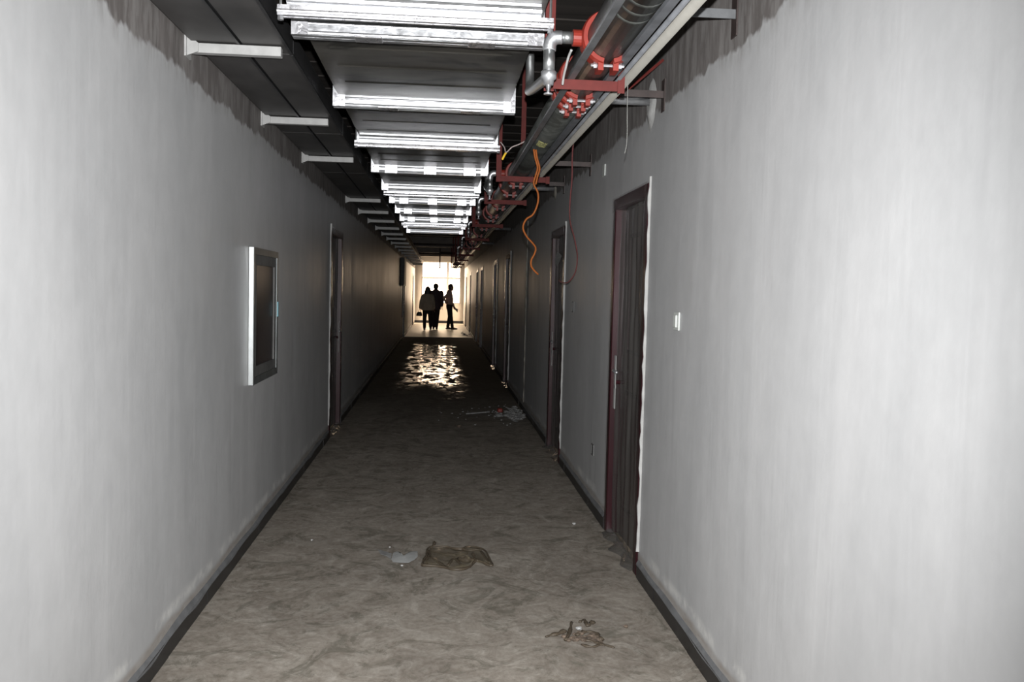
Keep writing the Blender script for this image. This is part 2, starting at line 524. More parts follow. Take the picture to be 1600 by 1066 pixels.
baseboard('baseboard_right', XR, 1, R_DOORS + ADDED_OPEN)
MB().box(XL, XR, YE - .015, YE, .004, .12).build('baseboard_end', 'skirting', kind='structure')

# ------------------------------------------------------------------ doors
def door(idx, x, side, y0, y1, label, near):
    root = thing('door_%d' % idx, (x, y0, 0), label, None, kind='structure')
    def bx(xa, xb, *r):                        # xa/xb: depth into the wall (negative = into the corridor)
        p, q = sorted((x + side * xa, x + side * xb)); return MB().box(p, q, *r)
    fw = .07
    bx(-.012, .16, y0, y0 + fw, 0, DH).build('jamb', 'maroon', root, bevel=.004)
    bx(-.012, .16, y1 - fw, y1, 0, DH).build('jamb', 'maroon', root, bevel=.004)
    bx(-.012, .16, y0 + fw, y1 - fw, DH - fw, DH).build('header', 'maroon', root, bevel=.004)
    leaf = bx(.060, .105, y0 + fw + .003, y1 - fw - .003, .01, DH - fw - .003).build('leaf', 'door_leaf', root, bevel=.003)
    for (za, zb) in ((.20, .95), (1.18, 1.92)):    # raised mouldings of the leaf
        m = MB(); ya, yb = y0 + fw + .14, y1 - fw - .14
        for r in ((ya, yb, za, za + .025), (ya, yb, zb - .025, zb), (ya, ya + .025, za + .025, zb - .025), (yb - .025, yb, za + .025, zb - .025)):
            p, q = sorted((x + side * .052, x + side * .061)); m.box(p, q, *r)
        m.build('moulding', 'maroon', leaf)
    hy = y1 - fw - .075
    h = bx(-.002, .004, hy - .024, hy + .024, .82, 1.16).build('handle', 'bracket_white', root, bevel=.003)
    MB().tube([(x + side * .0041, hy, .99), (x + side * .0595, hy, .99)], .012, 8).build('spindle', 'maroon', h)
    MB().tube([(x + side * .01, hy, 1.065), (x - side * .012, hy, 1.065), (x - side * .016, hy - .02, 1.065), (x - side * .016, hy - .13, 1.062)], .0095, 8).build('lever', 'zinc', h, True)
    MB().tube([(x + side * .01, hy, .96), (x - side * .002, hy, .96)], .014, 10).build('keyhole', 'zinc', h, True)
    if near:                                   # protective film hung over the leaf and round the frame
        rnd = random.Random(idx); ph = [(rnd.uniform(0, 6.3), rnd.uniform(18, 60), rnd.uniform(-2, 2)) for _ in range(5)]
        def fn(u, v):
            yy = y0 + fw - .01 + (y1 - y0 - 2 * fw + .02) * u; z = .0 + (DH - fw + .02) * v
            k = sum(math.sin(p + yy * f + z * s) for p, f, s in ph) / 5
            k += .8 * noise.noise(Vector((yy * 9, z * 2.2, idx)))
            d = .026 + .012 * k
            return (x + side * max(.006, min(.044, d)), yy, max(.003, z))
        MB().sheet(fn, 46, 40).build('film', 'film', root, True)
        def fh(u, v):
            yy = y0 + (y1 - y0) * u; z = DH - .085 + .09 * v
            return (x - side * (.016 + .004 * (1 + noise.noise(Vector((yy * 20, z * 30, idx))))), yy, z + (.012 * noise.noise(Vector((yy * 12, 0, 3))) if v == 0 else 0))
        MB().sheet(fh, 30, 5).build('header_film', 'film_frame', root, True)
        for ya in (y0 + .0, y1 - fw):
            def fj(u, v, ya=ya):
                yy = ya - .004 + (fw + .008) * u; z = .15 + (DH - .16) * v
                return (x - side * (.015 + .003 * (1 + noise.noise(Vector((yy * 30, z * 12, idx + 5))))), yy, z)
            MB().sheet(fj, 5, 60).build('jamb_film', 'film_frame', root, True)
        # torn foot of the film lying on the floor
        def ff(u, v):
            yy = y0 + fw + (y1 - y0 - 2 * fw) * u
            o = v * .06 * (1 + .9 * noise.noise(Vector((yy * 7, 2, idx))))
            return (x - side * (o - .02), yy, .028 * (1 - v) * (1 + .8 * noise.noise(Vector((yy * 16, v * 3, idx)))) + .003)
        MB().sheet(ff, 30, 6).build('film_hem', 'film', root, True)
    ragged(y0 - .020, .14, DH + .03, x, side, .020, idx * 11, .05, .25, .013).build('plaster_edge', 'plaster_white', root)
    return root
n = 0
RL = ['dark maroon door under crumpled clear film, nearest on the right wall, beside the white switch',
      'film-wrapped dark door with a film flap, second from the camera on the right wall',
      'dark door with white plaster edge, just beyond the rough vertical seam on the right wall',
      'fourth dark door along the right wall, close beyond the white-edged one',
      'fifth dark door along the right wall, halfway to the far window',
      'sixth dark door along the right wall, just before the pale floor strip',
      'first dark door beyond the pale floor strip on the right wall',
      'last dark door on the right wall beside the far window']
LLb = ['dark film-wrapped door with white plaster edge beyond the wall cabinet on the left wall',
       'dark door on the left wall just before the pale floor strip',
       'last dark door on the left wall beside the far window']
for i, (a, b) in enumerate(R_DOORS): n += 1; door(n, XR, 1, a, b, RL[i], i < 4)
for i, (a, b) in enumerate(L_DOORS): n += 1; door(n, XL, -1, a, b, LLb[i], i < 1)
# film flap folded over the second door
pts = [at(863, 405, 8.2), at(873, 392, 8.2), at(884, 402, 8.2), at(874, 418, 8.2)]
m = MB(); 
for p in pts: m.v.append((XR - .03 - random.uniform(0, .01), p.y + (p.x - XR) * 0, p.z))
ys = [8.45, 8.2, 7.95, 8.2]
m.v = [(XR + .004 - .01 * (i % 2), ys[i], pts[i].z) for i in range(4)]
m.f.append((0, 1, 2, 3))
m.build('film_flap', 'paper_scrap', bpy.data.objects['door_2'])

# rough plaster seam on the right wall
rs = ragged(11.05, .12, 2.45, XR, 1, .05, 91, .045, .6, .012).build('trim_2', 'plaster_dim', kind='structure')

# ------------------------------------------------------------------ air duct
DXC = -.10
duct = thing('air_duct', (DXC, 0, H + 1.08), 'wide galvanised sheet-metal air duct running along the ceiling', 'air duct')
FY = [2.22 + 1.33 * i for i in range(-2, 11)]     # joints
ZB, ZT = H + 1.045, H + 1.345
for i in range(len(FY) - 1):
    a, b = FY[i] + .035, FY[i + 1] - .035
    s_ = MB().box(DXC - .47, DXC + .47, a, b, ZB, ZT).build('duct_section', 'duct_sheet', duct)
    for k in (1, 2, 3):                       # stiffening beads
        yb = a + (b - a) * k / 4
        m = MB(); x0, x1 = DXC - .40, DXC + .40
        m.v = [(x0, yb - .012, ZB), (x1, yb - .012, ZB), (x0, yb, ZB - .003), (x1, yb, ZB - .003), (x0, yb + .012, ZB), (x1, yb + .012, ZB)]
        m.f = [(0, 1, 3, 2), (2, 3, 5, 4)]
        m.build('bead', 'duct_sheet', s_)
rnd = random.Random(12)
for i, yf in enumerate(FY):
    tl = math.radians(rnd.uniform(-1.5, 2.5))
    m = MB()
    for (ya, yb) in ((yf - .034, yf - .002), (yf + .002, yf + .034)):
        z0, z1 = H + .985, H + 1.05
        m.box(DXC - .47, DXC + .47, ya, yb, z0, z1)
        m.box(DXC - .50, DXC - .47, ya, yb, z0 + .0, ZT + .04); m.box(DXC + .47, DXC + .50, ya, yb, z0 + .0, ZT + .04)
    # lip rolled towards the camera, it catches the flash
    for (dz, dd) in ((.010, .008), (.046, .006)):
        m.tube([(DXC - .49, yf - .034, H + .984 + dz), (DXC + .49, yf - .034, H + .984 + dz)], dd, 8)
    fo = m.build('flange', 'zinc', duct)
    for sx in (-1, 1):
        c = MB()
        xx = DXC + sx * .465
        c.box(xx - .032, xx + .032, yf - .046, yf - .034, H + .983, H + 1.055)
        c.tube([(xx, yf - .046, H + 1.02), (xx, yf - .058, H + 1.02)], .010, 6)
        c.tube([(xx + sx * .0, yf - .046, H + .998), (xx, yf - .060, H + .998)], .006, 6)
        c.build('corner_piece', 'zinc_bright', fo)
    if i in (6, 8, 9, 10):
        for q in (-.33, 0, .34):
            MB().box(DXC + q - .055, DXC + q + .055, yf - .050, yf - .036, H + .975, H + 1.05).build('clip', 'zinc_bright', fo, bevel=.003)
    if i in (2, 3, 4, 5):
        for q in (-.2, .25):
            MB().box(DXC + q - .055, DXC + q + .055, yf - .046, yf + .03, H + .982, H + .99).build('clip', 'zinc_bright', fo, bevel=.002)
MB().box(DXC - .34, DXC + .30, FY[-1] + .03, FY[-1] + .9, H + 1.06, H + 1.33).build('end_section', 'duct_sheet', duct, bevel=.004)

def hanger_mesh(name, yy, label):
    t_ = thing(name, (DXC, yy, H + 1.0), label, 'hanger', 'strut hangers under the air duct')
    m = MB(); x0, x1 = -.592, .395; z = H + .957
    m.box(x0, x1, yy - .02, yy + .022, z + .030, z + .036); m.box(x0, x1, yy - .02, yy - .016, z + .004, z + .030)
    m.box(x0, x1, yy + .018, yy + .022, z + .004, z + .030); m.box(x0, x1, yy - .02, yy - .008, z, z + .004); m.box(x0, x1, yy + .010, yy + .022, z, z + .004)
    m.tube([(x0, yy - .021, z + .014), (x1, yy - .021, z + .014)], .007, 8)
    m.build('strut', 'zinc_bright', t_)
    m = MB().box(-.560, .350, yy - .012, yy + .02, z + .0365, H + 1.0445); m.tube([(-.560, yy - .012, z + .060), (.350, yy - .012, z + .060)], .016, 10)
    m.build('packing_strip', 'zinc', t_)
    for xx in (x0 + .009, x1 - .010):
        r = MB().tube([(xx, yy, z - .012), (xx, yy, 3.3)], .005, 6).build('rod', 'zinc_pipe', t_)
        MB().tube([(xx, yy, z - .013), (xx, yy, z - .001)], .011, 6).build('nut', 'zinc', r)
    return t_
for yy, lb in ((3.20, 'bright strut hanger under the duct, nearest the camera and the red tee'),
               (6.00, 'bright strut hanger second from the camera under the air duct'),
               (9.08, 'bright strut hanger third from the camera under the air duct'),
               (13.3, 'bright strut hanger fourth from the camera, near the end of the air duct')):
    hanger_mesh('duct_hanger', yy, lb)

# ------------------------------------------------------------------ cable trays and their brackets
def tray(x0, x1, label):
    t_ = thing('cable_tray', ((x0 + x1) / 2, 0, H + 1.03), label, 'cable tray', 'cable trays on the left wall')
    y = -2.0
    while y < 36.5:
        b = min(y + 2.0, 36.5)
        m = MB()
        m.box(x0, x1, y + .003, b - .003, H + 1.031, H + 1.034)
        s_ = m.build('tray_section', 'tray_dark', t_)
        MB().box(x0, x0 + .012, y + .003, b - .003, H + 1.034, H + 1.13).build('rail', 'tray_rail', s_)
        MB().box(x1 - .012, x1, y + .003, b - .003, H + 1.026, H + 1.13).build('rail', 'tray_rail', s_)
        y = b
    return t_
tray(XL + .025, -.872, 'dark cable tray against the left wall')
tray(-.862, -.672, 'dark cable tray on the duct side of the pair')
def arm_bracket(y):
    t_ = thing('tray_bracket', (XL, y, H + 1.0), '', 'bracket', 'white brackets under the cable trays')
    MB().box(XL + .02, -.70, y - .02, y + .02, H + .985, H + 1.026).build('arm', 'bracket_white', t_, bevel=.002)
    MB().box(XL + .0005, XL + .008, y - .04, y + .04, H + .965, H + 1.06).build('wall_plate', 'bracket_white', t_)
    m = MB(); m.v = [(XL + .008, y - .02, H + .97), (XL + .055, y - .022, H + .988), (XL + .055, y - .022, H + 1.024), (XL + .008, y - .02, H + 1.055),
                     (XL + .008, y - .028, H + .97), (XL + .055, y - .028, H + .988), (XL + .055, y - .028, H + 1.024), (XL + .008, y - .028, H + 1.055)]
    m.f = [(0, 1, 2, 3), (7, 6, 5, 4), (0, 4, 5, 1), (1, 5, 6, 2), (2, 6, 7, 3), (3, 7, 4, 0)]
    m.build('gusset', 'bracket_white', t_)
    return t_
ords = 'nearest second third fourth fifth sixth seventh eighth ninth tenth eleventh twelfth thirteenth fourteenth fifteenth sixteenth seventeenth eighteenth nineteenth twentieth'.split()
BY = [3.88, 5.46, 7.02, 10.2, 11.75, 13.3, 14.85, 16.4, 17.95, 19.6, 21.3, 23.2, 25, 27, 29, 31, 33, 35, 36.3]
b0 = None
for i, yb in enumerate(BY):
    lb = 'white wall bracket under the cable trays, %s%s' % (ords[i], ' from the camera' if i else ' the camera')
    if b0 is None: b0 = arm_bracket(yb); b0['label'] = lb
    else: dup(b0, (XL, yb, H + 1.0), lb)

# ------------------------------------------------------------------ fire pipe and the lines beside it
PX, PZ, PR = .600, H + .935, .080
fp = thing('fire_pipe', (PX, 0, PZ), 'thick galvanised fire main with red couplings running along the right side', 'pipe')
def cyl(x, z, y0, y1, r, seg=28): return MB().tube([(x, y0, z), (x, y1, z)], r, seg)
edges = [-2.0, 3.92, 9.9, 15.9, 21.9, 27.9, 36.0]
for a, b in zip(edges[:-1], edges[1:]):
    cyl(PX, PZ, a + .001, b - .001, PR).build('pipe_length', 'pipe_steel', fp, True)
def coupling(y, big=False):
    m = MB(); r0, r1 = PR + .001, PR + .022; w = .030 if not big else .045; g = math.radians(12)
    n = 30
    prof = [(r0, -w), (r1 - .006, -w), (r1, -w * .6), (r1, w * .6), (r1 - .006, w), (r0, w)]
    for i in range(n + 1):
        a = -math.pi / 2 + g + (2 * math.pi - 2 * g) * i / n
        for (r, dy) in prof: m.v.append((PX + r * math.cos(a), y + dy, PZ + r * math.sin(a)))
    k = len(prof)
    for i in range(n):
        for j in range(k - 1):
            q = i * k + j; m.f.append((q, q + 1, q + k + 1, q + k))
    m.f.append(tuple(range(k))[::-1]); m.f.append(tuple(n * k + j for j in range(k)))
    zl = PZ - PR - .018
    for sx in (-1, 1): m.box(PX + sx * .028 - .010, PX + sx * .028 + .010, y - w * .8, y + w * .8, zl - .022, zl + .022)
    if big:                                    # threaded outlet of the mechanical tee
        m.tube([(PX - PR - .005, y, PZ), (PX - PR - .050, y, PZ)], .030, 16)
    c = m.build('coupling', 'coupling_red', fp)
    MB().tube([(PX - .062, y - w * .3, zl), (PX + .062, y - w * .3, zl)], .006, 6).build('bolt', 'zinc_bright', c)
    for sx in (-1, 1): MB().tube([(PX + sx * .040, y - w * .3, zl), (PX + sx * .052, y - w * .3, zl)], .012, 6).build('nut', 'zinc_bright', c)
for y in (3.21, 6.95, 8.9, 12.0, 15.5, 19, 23, 27): coupling(y, True)
for y in (3.80, 3.92, 4.04, 7.6, 9.9, 10.5, 13.5, 15.9, 17.2, 21.9, 25, 27.9, 30, 32, 34): coupling(y)
for y in (2.7,):                              # engraved rings on the bare pipe
    for k in range(3):
        MB().tube([(PX, y - .12 + k * .08, PZ), (PX, y - .09 + k * .08, PZ)], PR + .0002, 28).build('ring', 'pipe_steel', fp, True)

def red_hanger(y, right, post2, label, post=True):
    t_ = thing('pipe_hanger', (.43, y, H + .84), label, 'hanger', 'red steel hangers under the fire main')
    m = MB(); zt = H + .852
    m.box(.405, right, y - .025, y - .020, zt - .042, zt - .002); m.box(.405, right, y - .020, y + .025, zt - .006, zt - .002)
    m.build('crossbar', 'red_oxide', t_)
    if post:
        MB().box(.405, .445, y + .0255, y + .031, zt - .04, 3.3).build('post', 'red_oxide', t_)
    MB().box(right - .028, right, y - .031, y - .0255, zt - .050, zt + (.055 if right < .75 else .003)).build('end_plate', 'red_oxide', t_)
    if post2:
        MB().box(PX - .015, PX + .02, y + .03, y + .036, PZ + PR + .001, 3.3).build('post', 'red_oxide', t_)
    return t_
HY = [3.5, 6.47, 8.17, 11.2, 14.3, 17.5, 20.8, 24.5, 28.5, 32.2]
for i, y in enumerate(HY):
    red_hanger(y, .724 if i == 0 else .80, i == 1 or i > 3,
               'red steel hanger carrying the fire main, %s%s' % (ords[i], ' from the camera' if i else ' the camera'))

def line_thing(name, mb, mat, label, cat, smooth=False):
    return tag(mb.build(name, mat, None, smooth), label, cat)
zb = H + .8505
m = MB()
m.box(.496, .521, -2, 7.3, zb, zb + .004); m.box(.496, .499, -2, 7.3, zb + .004, zb + .012)
line_thing('steel_channel', m, 'strut_grey', 'long grey steel channel lying on the hangers left of the fire main', 'channel')
line_thing('cable_trunking', MB().box(.646, .676, -2, 36, zb, zb + .016), 'conduit_grey', 'square grey trunking right beside the fire main', 'trunking')
line_thing('plastic_pipe', MB().tube([(.744, -2, H + .871), (.744, 36, H + .871)], .019, 14), 'pvc', 'off-white plastic pipe along the wall side of the grey trunking', 'pipe', True)
line_thing('thin_conduit', MB().tube([(.702, -2, H + .861), (.702, 36, H + .861)], .009, 8), 'conduit_grey', 'thin grey conduit between the trunking and the white pipe', 'conduit', True)

# sprinkler drops hanging from the mechanical tees
def sprinkler(y, label, tail=True):
    t_ = thing('sprinkler_drop', (.385, y, PZ), label, 'sprinkler pipe', 'sprinkler drops on the fire main')
    r = .0215
    MB().tube([(PX - PR - .0505, y, PZ), (.43, y, PZ)], r, 14).build('pipe', 'zinc_pipe', t_, True)
    MB().tube(smooth_path([(.43, y, PZ), (.405, y, PZ - .003), (.388, y, PZ - .022), (.385, y, PZ - .05)], 4), r + .003, 14).build('elbow', 'zinc', t_, True)
    MB().tube([(.385, y, PZ - .05), (.385, y, PZ - .125)], r, 14).build('pipe', 'zinc_pipe', t_, True)
    MB().tube([(.385, y, PZ - .122), (.385, y, PZ - .128), (.385, y, PZ - .150), (.385, y, PZ - .158), (.385, y, PZ - .175)], 0, 14, True, [.023, .029, .029, .020, .018]).build('fitting', 'zinc', t_, True)
    MB().tube([(.385, y, PZ - .175), (.385, y, PZ - .20), (.385, y, PZ - .205), (.385, y, PZ - .209)], 0, 10, True, [.011, .006, .017, .017]).build('sprinkler_head', 'zinc_bright', t_, True)
    if tail:
        MB().tube(smooth_path([(.385, y + .02, PZ - .14), (.385, y + .30, PZ - .10), (.392, y + .78, PZ - .02), (.41, y + .95, PZ + .04), (.41, y + .97, PZ + .20)], 6), r * .95, 12).build('tail_pipe', 'zinc_pipe', t_, True)
    return t_
sprinkler(3.21, 'galvanised sprinkler drop with elbow from the red tee beside the nearest duct hanger')
for y, k, tl in ((6.95, 'second', True), (8.9, 'third', False), (12.0, 'fourth', False), (15.5, 'fifth', False), (19, 'sixth', False)):
    sprinkler(y, 'small sprinkler drop off the fire main, %s from the camera' % k, tl)

# short sleeves running from the main into the right wall
for y, z, lb in ((4.63, 1.035, 'galvanised branch pipe entering the right wall in a white plaster patch'),
                 (8.48, 1.01, 'galvanised branch pipe entering the right wall above the second door'),
                 (13.8, .985, 'galvanised branch pipe third from the camera into the right wall'),
                 (18.2, .985, 'galvanised branch pipe fourth from the camera into the right wall')):
    t_ = thing('wall_sleeve', (XR, y, H + z), lb, 'pipe', 'branch pipes into the right wall')
    MB().tube([(PX + .02, y, H + z + .0), (XR - .001, y, H + z)], .0235, 16).build('pipe', 'zinc', t_, True)
    if y < 12:
        c = MB(); n = 16; rr = random.Random(int(y * 7)); k0 = 1.0 if y < 5 else .6
        c.v.append((XR - .012, y, H + z))
        for ring, (q, dx) in enumerate(((.05, .020), (.085, .012), (.115, .0))):
            for k in range(n):
                a = 2 * math.pi * k / n; s_ = q * k0 * rr.uniform(.8, 1.2)
                c.v.append((XR - dx, y + s_ * math.cos(a) * .8, H + z - .02 + s_ * math.sin(a) * 1.15))
        for k in range(n):
            k2 = (k + 1) % n; c.f.append((0, 1 + k, 1 + k2))
            for r_ in (0, 1): c.f.append((1 + r_ * n + k, 1 + (r_ + 1) * n + k, 1 + (r_ + 1) * n + k2, 1 + r_ * n + k2))
        c.build('plaster_collar', 'plaster_white' if y < 5 else 'plaster_dim', t_, True)
# angle-iron wall brackets
for i, (y, z, mat) in enumerate(((3.32, 1.10, 'strut_grey'), (4.38, 1.03, 'rust_steel'), (6.5, .98, 'rust_steel'), (7.9, 1.0, 'rust_steel'))):
    lb = ('grey angle-iron wall bracket high on the right wall, nearest the camera', 'rusty triangular wall bracket beside the plaster patch',
          'dark wall bracket third from the camera on the right wall', 'dark wall bracket fourth from the camera on the right wall')[i]
    t_ = thing('wall_bracket', (XR, y, H + z), lb, 'bracket', 'steel brackets on the right wall')
    m = MB().box(.84, XR - .006, y - .018, y - .012, H + z - .035, H + z).box(.84, XR - .006, y - .012, y + .018, H + z - .005, H + z)
    m.build('arm', mat, t_)
    MB().box(XR - .006, XR - .0005, y - .03, y + .03, H + z - .10, H + z + .06).build('wall_plate', 'rust_steel', t_)
    if i == 1:
        MB().tube([(.88, y, H + z - .04), (XR - .01, y, H + z + .16)], .008, 6).build('brace', 'red_oxide', t_)

# tape tag on the fire main
c0 = at(833, 222, 5.05)
def tg(u, v):
    a = math.radians(-125 + 38 * u); y = 4.98 + .16 * v
    r = PR + .004 + .006 * abs(noise.noise(Vector((u * 4, v * 5, 2))))
    return (PX + r * math.cos(a), y, PZ + r * math.sin(a))
tag(MB().sheet(tg, 8, 8).build('tape', 'tape_clear', None), 'shiny yellowish tape patch stuck on the fire main above the orange cable', 'tape')

# ------------------------------------------------------------------ cables
def cable(name, px, r, mat, label, Ys, cat='cable', second=None):
    pts = [at(a, b, Ys[0] + (Ys[1] - Ys[0]) * i / (len(px) - 1)) for i, (a, b) in enumerate(px)]
    m = MB().tube(smooth_path(pts, 6), r, 7)
    if second:
        m.tube(smooth_path([p + Vector(second) for p in pts[:5]], 6), r, 7)
    return tag(m.build(name, mat, None, True), label, cat)
cable('orange_cable', [(834, 233), (836, 246), (840, 262), (837, 274), (834, 287), (840, 300), (841, 312), (838, 325), (832, 336), (823, 342), (818, 351), (818, 360), (824, 371), (833, 381), (837, 388), (835, 397), (830, 407), (831, 418), (841, 429)],
      .0058, 'orange', 'orange cable dangling from the fire main', (5.0, 5.2), 'cable', (.012, 0, -.003))
c = cable('striped_wire', [(897, 216), (895, 232), (894, 250), (894, 270), (893, 290), (891, 310), (890, 335), (892, 352), (897, 370), (901, 390), (902, 405), (899, 425), (889, 440), (880, 442), (873, 438)],
          .0048, 'wire_red', 'thin red and white striped wire hanging in a loop beside the second door', (5.1, 6.9))
cable('thin_string', [(981, 122), (980.5, 150), (980, 180), (980, 205), (979, 226), (976, 240)], .0014, 'string', 'thin pale string hanging beside the plaster patch', (3.46, 3.46), 'string')
cable('pale_wire', [(782, 222), (788, 230), (791, 238), (800, 230), (810, 226), (820, 221)], .0042, 'wire_pale', 'pale reddish wire strung from the duct to the fire main', (5.9, 5.6))
cable('yellow_wire', [(791, 238), (788, 243), (785, 249)], .0075, 'wire_yellow', 'short yellow wire end beside the second red hanger', (5.8, 5.85))
cable('grey_wire', [(893, 78), (888, 90), (884, 106), (881, 118), (879, 132)], .005, 'bracket_white', 'short grey wire curling beside the nearest red tee', (3.28, 3.44))

# ------------------------------------------------------------------ wall fittings
cb = thing('hydrant_cabinet', (XL, 5.5, .96), 'silver-framed recessed hydrant cabinet with dark glass door on the left wall', 'cabinet')
y0, y1, z0, z1 = 5.14, 5.90, .962, 1.768
MB().box(XL + .0005, XL + .006, y0 + .02, y1 - .02, z0 + .02, z1 - .02).build('back_box', 'cabinet_red', cb)
m = MB(); fw = .040
m.box(XL + .006, XL + .026, y0, y0 + fw, z0, z1); m.box(XL + .006, XL + .026, y1 - fw, y1, z0, z1)
m.box(XL + .006, XL + .026, y0 + fw, y1 - fw, z0, z0 + fw); m.box(XL + .006, XL + .026, y0 + fw, y1 - fw, z1 - fw, z1)
m.build('frame', 'frame_shaded', cb)
MB().box(XL + .0005, XL + .030, y0 - .022, y0 - .0005, z0, z1).build('lit_edge', 'frame_lit', cb, bevel=.002, label='near side of the frame, painted bright as lit')  # frame's near side faces the flash; its brightness is put into the colour
m = MB(); i_ = fw + .001
for r in ((y0 + i_, y0 + i_ + .06, z0 + i_, z1 - i_), (y1 - i_ - .06, y1 - i_, z0 + i_, z1 - i_), (y0 + i_ + .06, y1 - i_ - .06, z0 + i_, z0 + i_ + .06), (y0 + i_ + .06, y1 - i_ - .06, z1 - i_ - .06, z1 - i_)):
    m.box(XL + .007, XL + .020, *r)
d_ = m.build('door', 'grey_plastic', cb)
MB().box(XL + .008, XL + .014, y0 + i_ + .06, y1 - i_ - .06, z0 + i_ + .06, z1 - i_ - .06).build('glass_panel', 'cabinet_dark', d_)
MB().box(XL + .020, XL + .034, y1 - .035, y1 - .015, 1.34, 1.44).build('latch', 'latch_blue', cb, bevel=.003)

sw = thing('light_switch', (XR, 3.98, 1.43), 'small white light switch on the right wall before the nearest door', 'switch')
MB().box(XR - .008, XR - .0003, 3.935, 4.02, 1.385, 1.47).build('plate', 'white_plastic', sw, bevel=.002)
MB().box(XR - .017, XR - .008, 3.955, 4.00, 1.398, 1.457).build('rocker', 'white_plastic', sw, bevel=.003)
tag(MB().box(XR - .008, XR, 5.90, 5.985, 2.355, 2.435).build('white_plate', 'white_plastic', None, bevel=.002), 'small white blank plate high on the right wall above the nearest door', 'wall plate')
def box_hole(name, y, z, h, label):
    t_ = thing(name, (XR, y, z), label, 'socket')
    m = MB(); w = .04
    m.box(XR - .006, XR + .0, y - w, y - w + .008, z - h, z + h); m.box(XR - .006, XR, y + w - .008, y + w, z - h, z + h)
    m.box(XR - .006, XR, y - w + .008, y + w - .008, z - h, z - h + .008); m.box(XR - .006, XR, y - w + .008, y + w - .008, z + h - .008, z + h)
    m.build('rim', 'grey_plastic', t_)
    MB().box(XR - .002, XR - .0003, y - w + .008, y + w - .008, z - h + .008, z + h - .008).build('opening', 'socket_dark', t_)
box_hole('socket_box', 6.06, .43, .04, 'empty dark socket box low on the right wall between the two nearest doors')
box_hole('switch_box', 7.15, 1.43, .045, 'empty dark switch box at hand height beside the second door')
wc = thing('electric_box', (XL, 25.4, 1.6), 'dark electrical box high on the left wall before the second left door', 'box')
MB().box(XL + .0005, XL + .10, 24.6, 26.1, 1.62, 2.42).build('case', 'socket_dark', wc, bevel=.005)
MB().box(XL + .10, XL + .11, 24.7, 26.0, 1.67, 2.37).build('lid', 'socket_dark', wc)
MB().box(XL + .02, XL + .05, 25.3, 25.36, .7, 1.62).build('conduit', 'grey_plastic', wc)

# sprinkler line crossing near the far window
t_ = thing('cross_pipe', (0, 30, 2.75), 'thin dark pipe hanging across the corridor before the far window', 'pipe')
MB().tube([(.0, 30, 2.82), (PX - PR, 30, 2.82)], .022, 8).build('pipe', 'rust_steel', t_, True)
MB().tube([(.0, 30, 3.30), (.0, 30, 2.30)], .022, 8).build('drop', 'rust_steel', t_, True)
MB().tube([(.0, 30, 2.30), (.0, 30, 2.26)], .04, 8).build('sprinkler_head', 'rust_steel', t_, True)
for i, y in enumerate((18.0, 21.0, 25.5, 32)):
    tag(MB().tube([(XL, y, 2.86), (XR, y, 2.86)], .022, 8).build('conduit', 'rust_steel', None, True),
        'thin dark pipe across the corridor ceiling, %s beyond the duct end' % ('first', 'second', 'third', 'fourth')[i], 'conduit', 'pipes across the ceiling')

# ------------------------------------------------------------------ people
def solid(mb, name, mat, parent, voxel, it=4):
    me = bpy.data.meshes.new(name); me.from_pydata(mb.v, [], mb.f)
    bm = bmesh.new(); bm.from_mesh(me); bmesh.ops.recalc_face_normals(bm, faces=bm.faces); bm.to_mesh(me); bm.free()
    o = bpy.data.objects.new(name, me); COL.objects.link(o)
    r = o.modifiers.new('r', 'REMESH'); r.mode = 'VOXEL'; r.voxel_size = voxel
    s_ = o.modifiers.new('s', 'SMOOTH'); s_.iterations = it; s_.factor = .5
    dg = bpy.context.evaluated_depsgraph_get()
    nm = bpy.data.meshes.new_from_object(o.evaluated_get(dg)); nm.name = name
    o.modifiers.clear(); o.data = nm
    for p in nm.polygons: p.use_smooth = True
    nm.materials.clear(); nm.materials.append(MATS[mat])
    o.parent = parent
    return o
def head(m, c, f):                             # c centre, f facing (unit, horizontal)
    c = Vector(c); f = Vector(f); s_ = Vector((-f.y, f.x, 0))
    m.ball(c + Vector((0, 0, .02)), .094, 1, 1, 1.15, 16, 12)
    m.ball(c + f * .018 - Vector((0, 0, .055)), .078, 1, 1, 1.05, 12, 8)       # jaw
    m.limb((c + f * .088 + Vector((0, 0, .012)), .010), (c + f * .108 - Vector((0, 0, .026)), .015))   # nose
    m.limb((c + f * .080 + s_ * .022 - Vector((0, 0, .062)), .010), (c + f * .080 - s_ * .022 - Vector((0, 0, .062)), .010))
    m.ball(c + f * .072 - Vector((0, 0, .105)), .022)
    for q in (-1, 1):
        m.ball(c + s_ * q * .094 - Vector((0, 0, .012)), .022, .5, 1, 1.3)
def hand(m, w, d, side, curl=.5):              # wrist, direction, thumb side
    w = Vector(w); d = Vector(d).normalized(); s_ = Vector(side).normalized(); n_ = d.cross(s_)
    p = w + d * .075
    for q in (-.026, -.009, .009, .026): m.limb((w + s_ * q * .6, .017), (p + s_ * q, .014))
    for q, L in ((-.030, .058), (-.010, .076), (.010, .082), (.030, .072)):
        a = p + s_ * q; b = a + (d + n_ * curl * .5) .normalized() * L * .5; c = b + (d * .6 + n_ * curl).normalized() * L * .5
        m.limb((a, .0095), (b, .009), (c, .0075))
    a = w + d * .02 + s_ * .026; b = a + (s_ * .8 + d).normalized() * .040; c = b + (d + n_ * .3).normalized() * .030
    m.limb((a, .013), (b, .011), (c, .009))
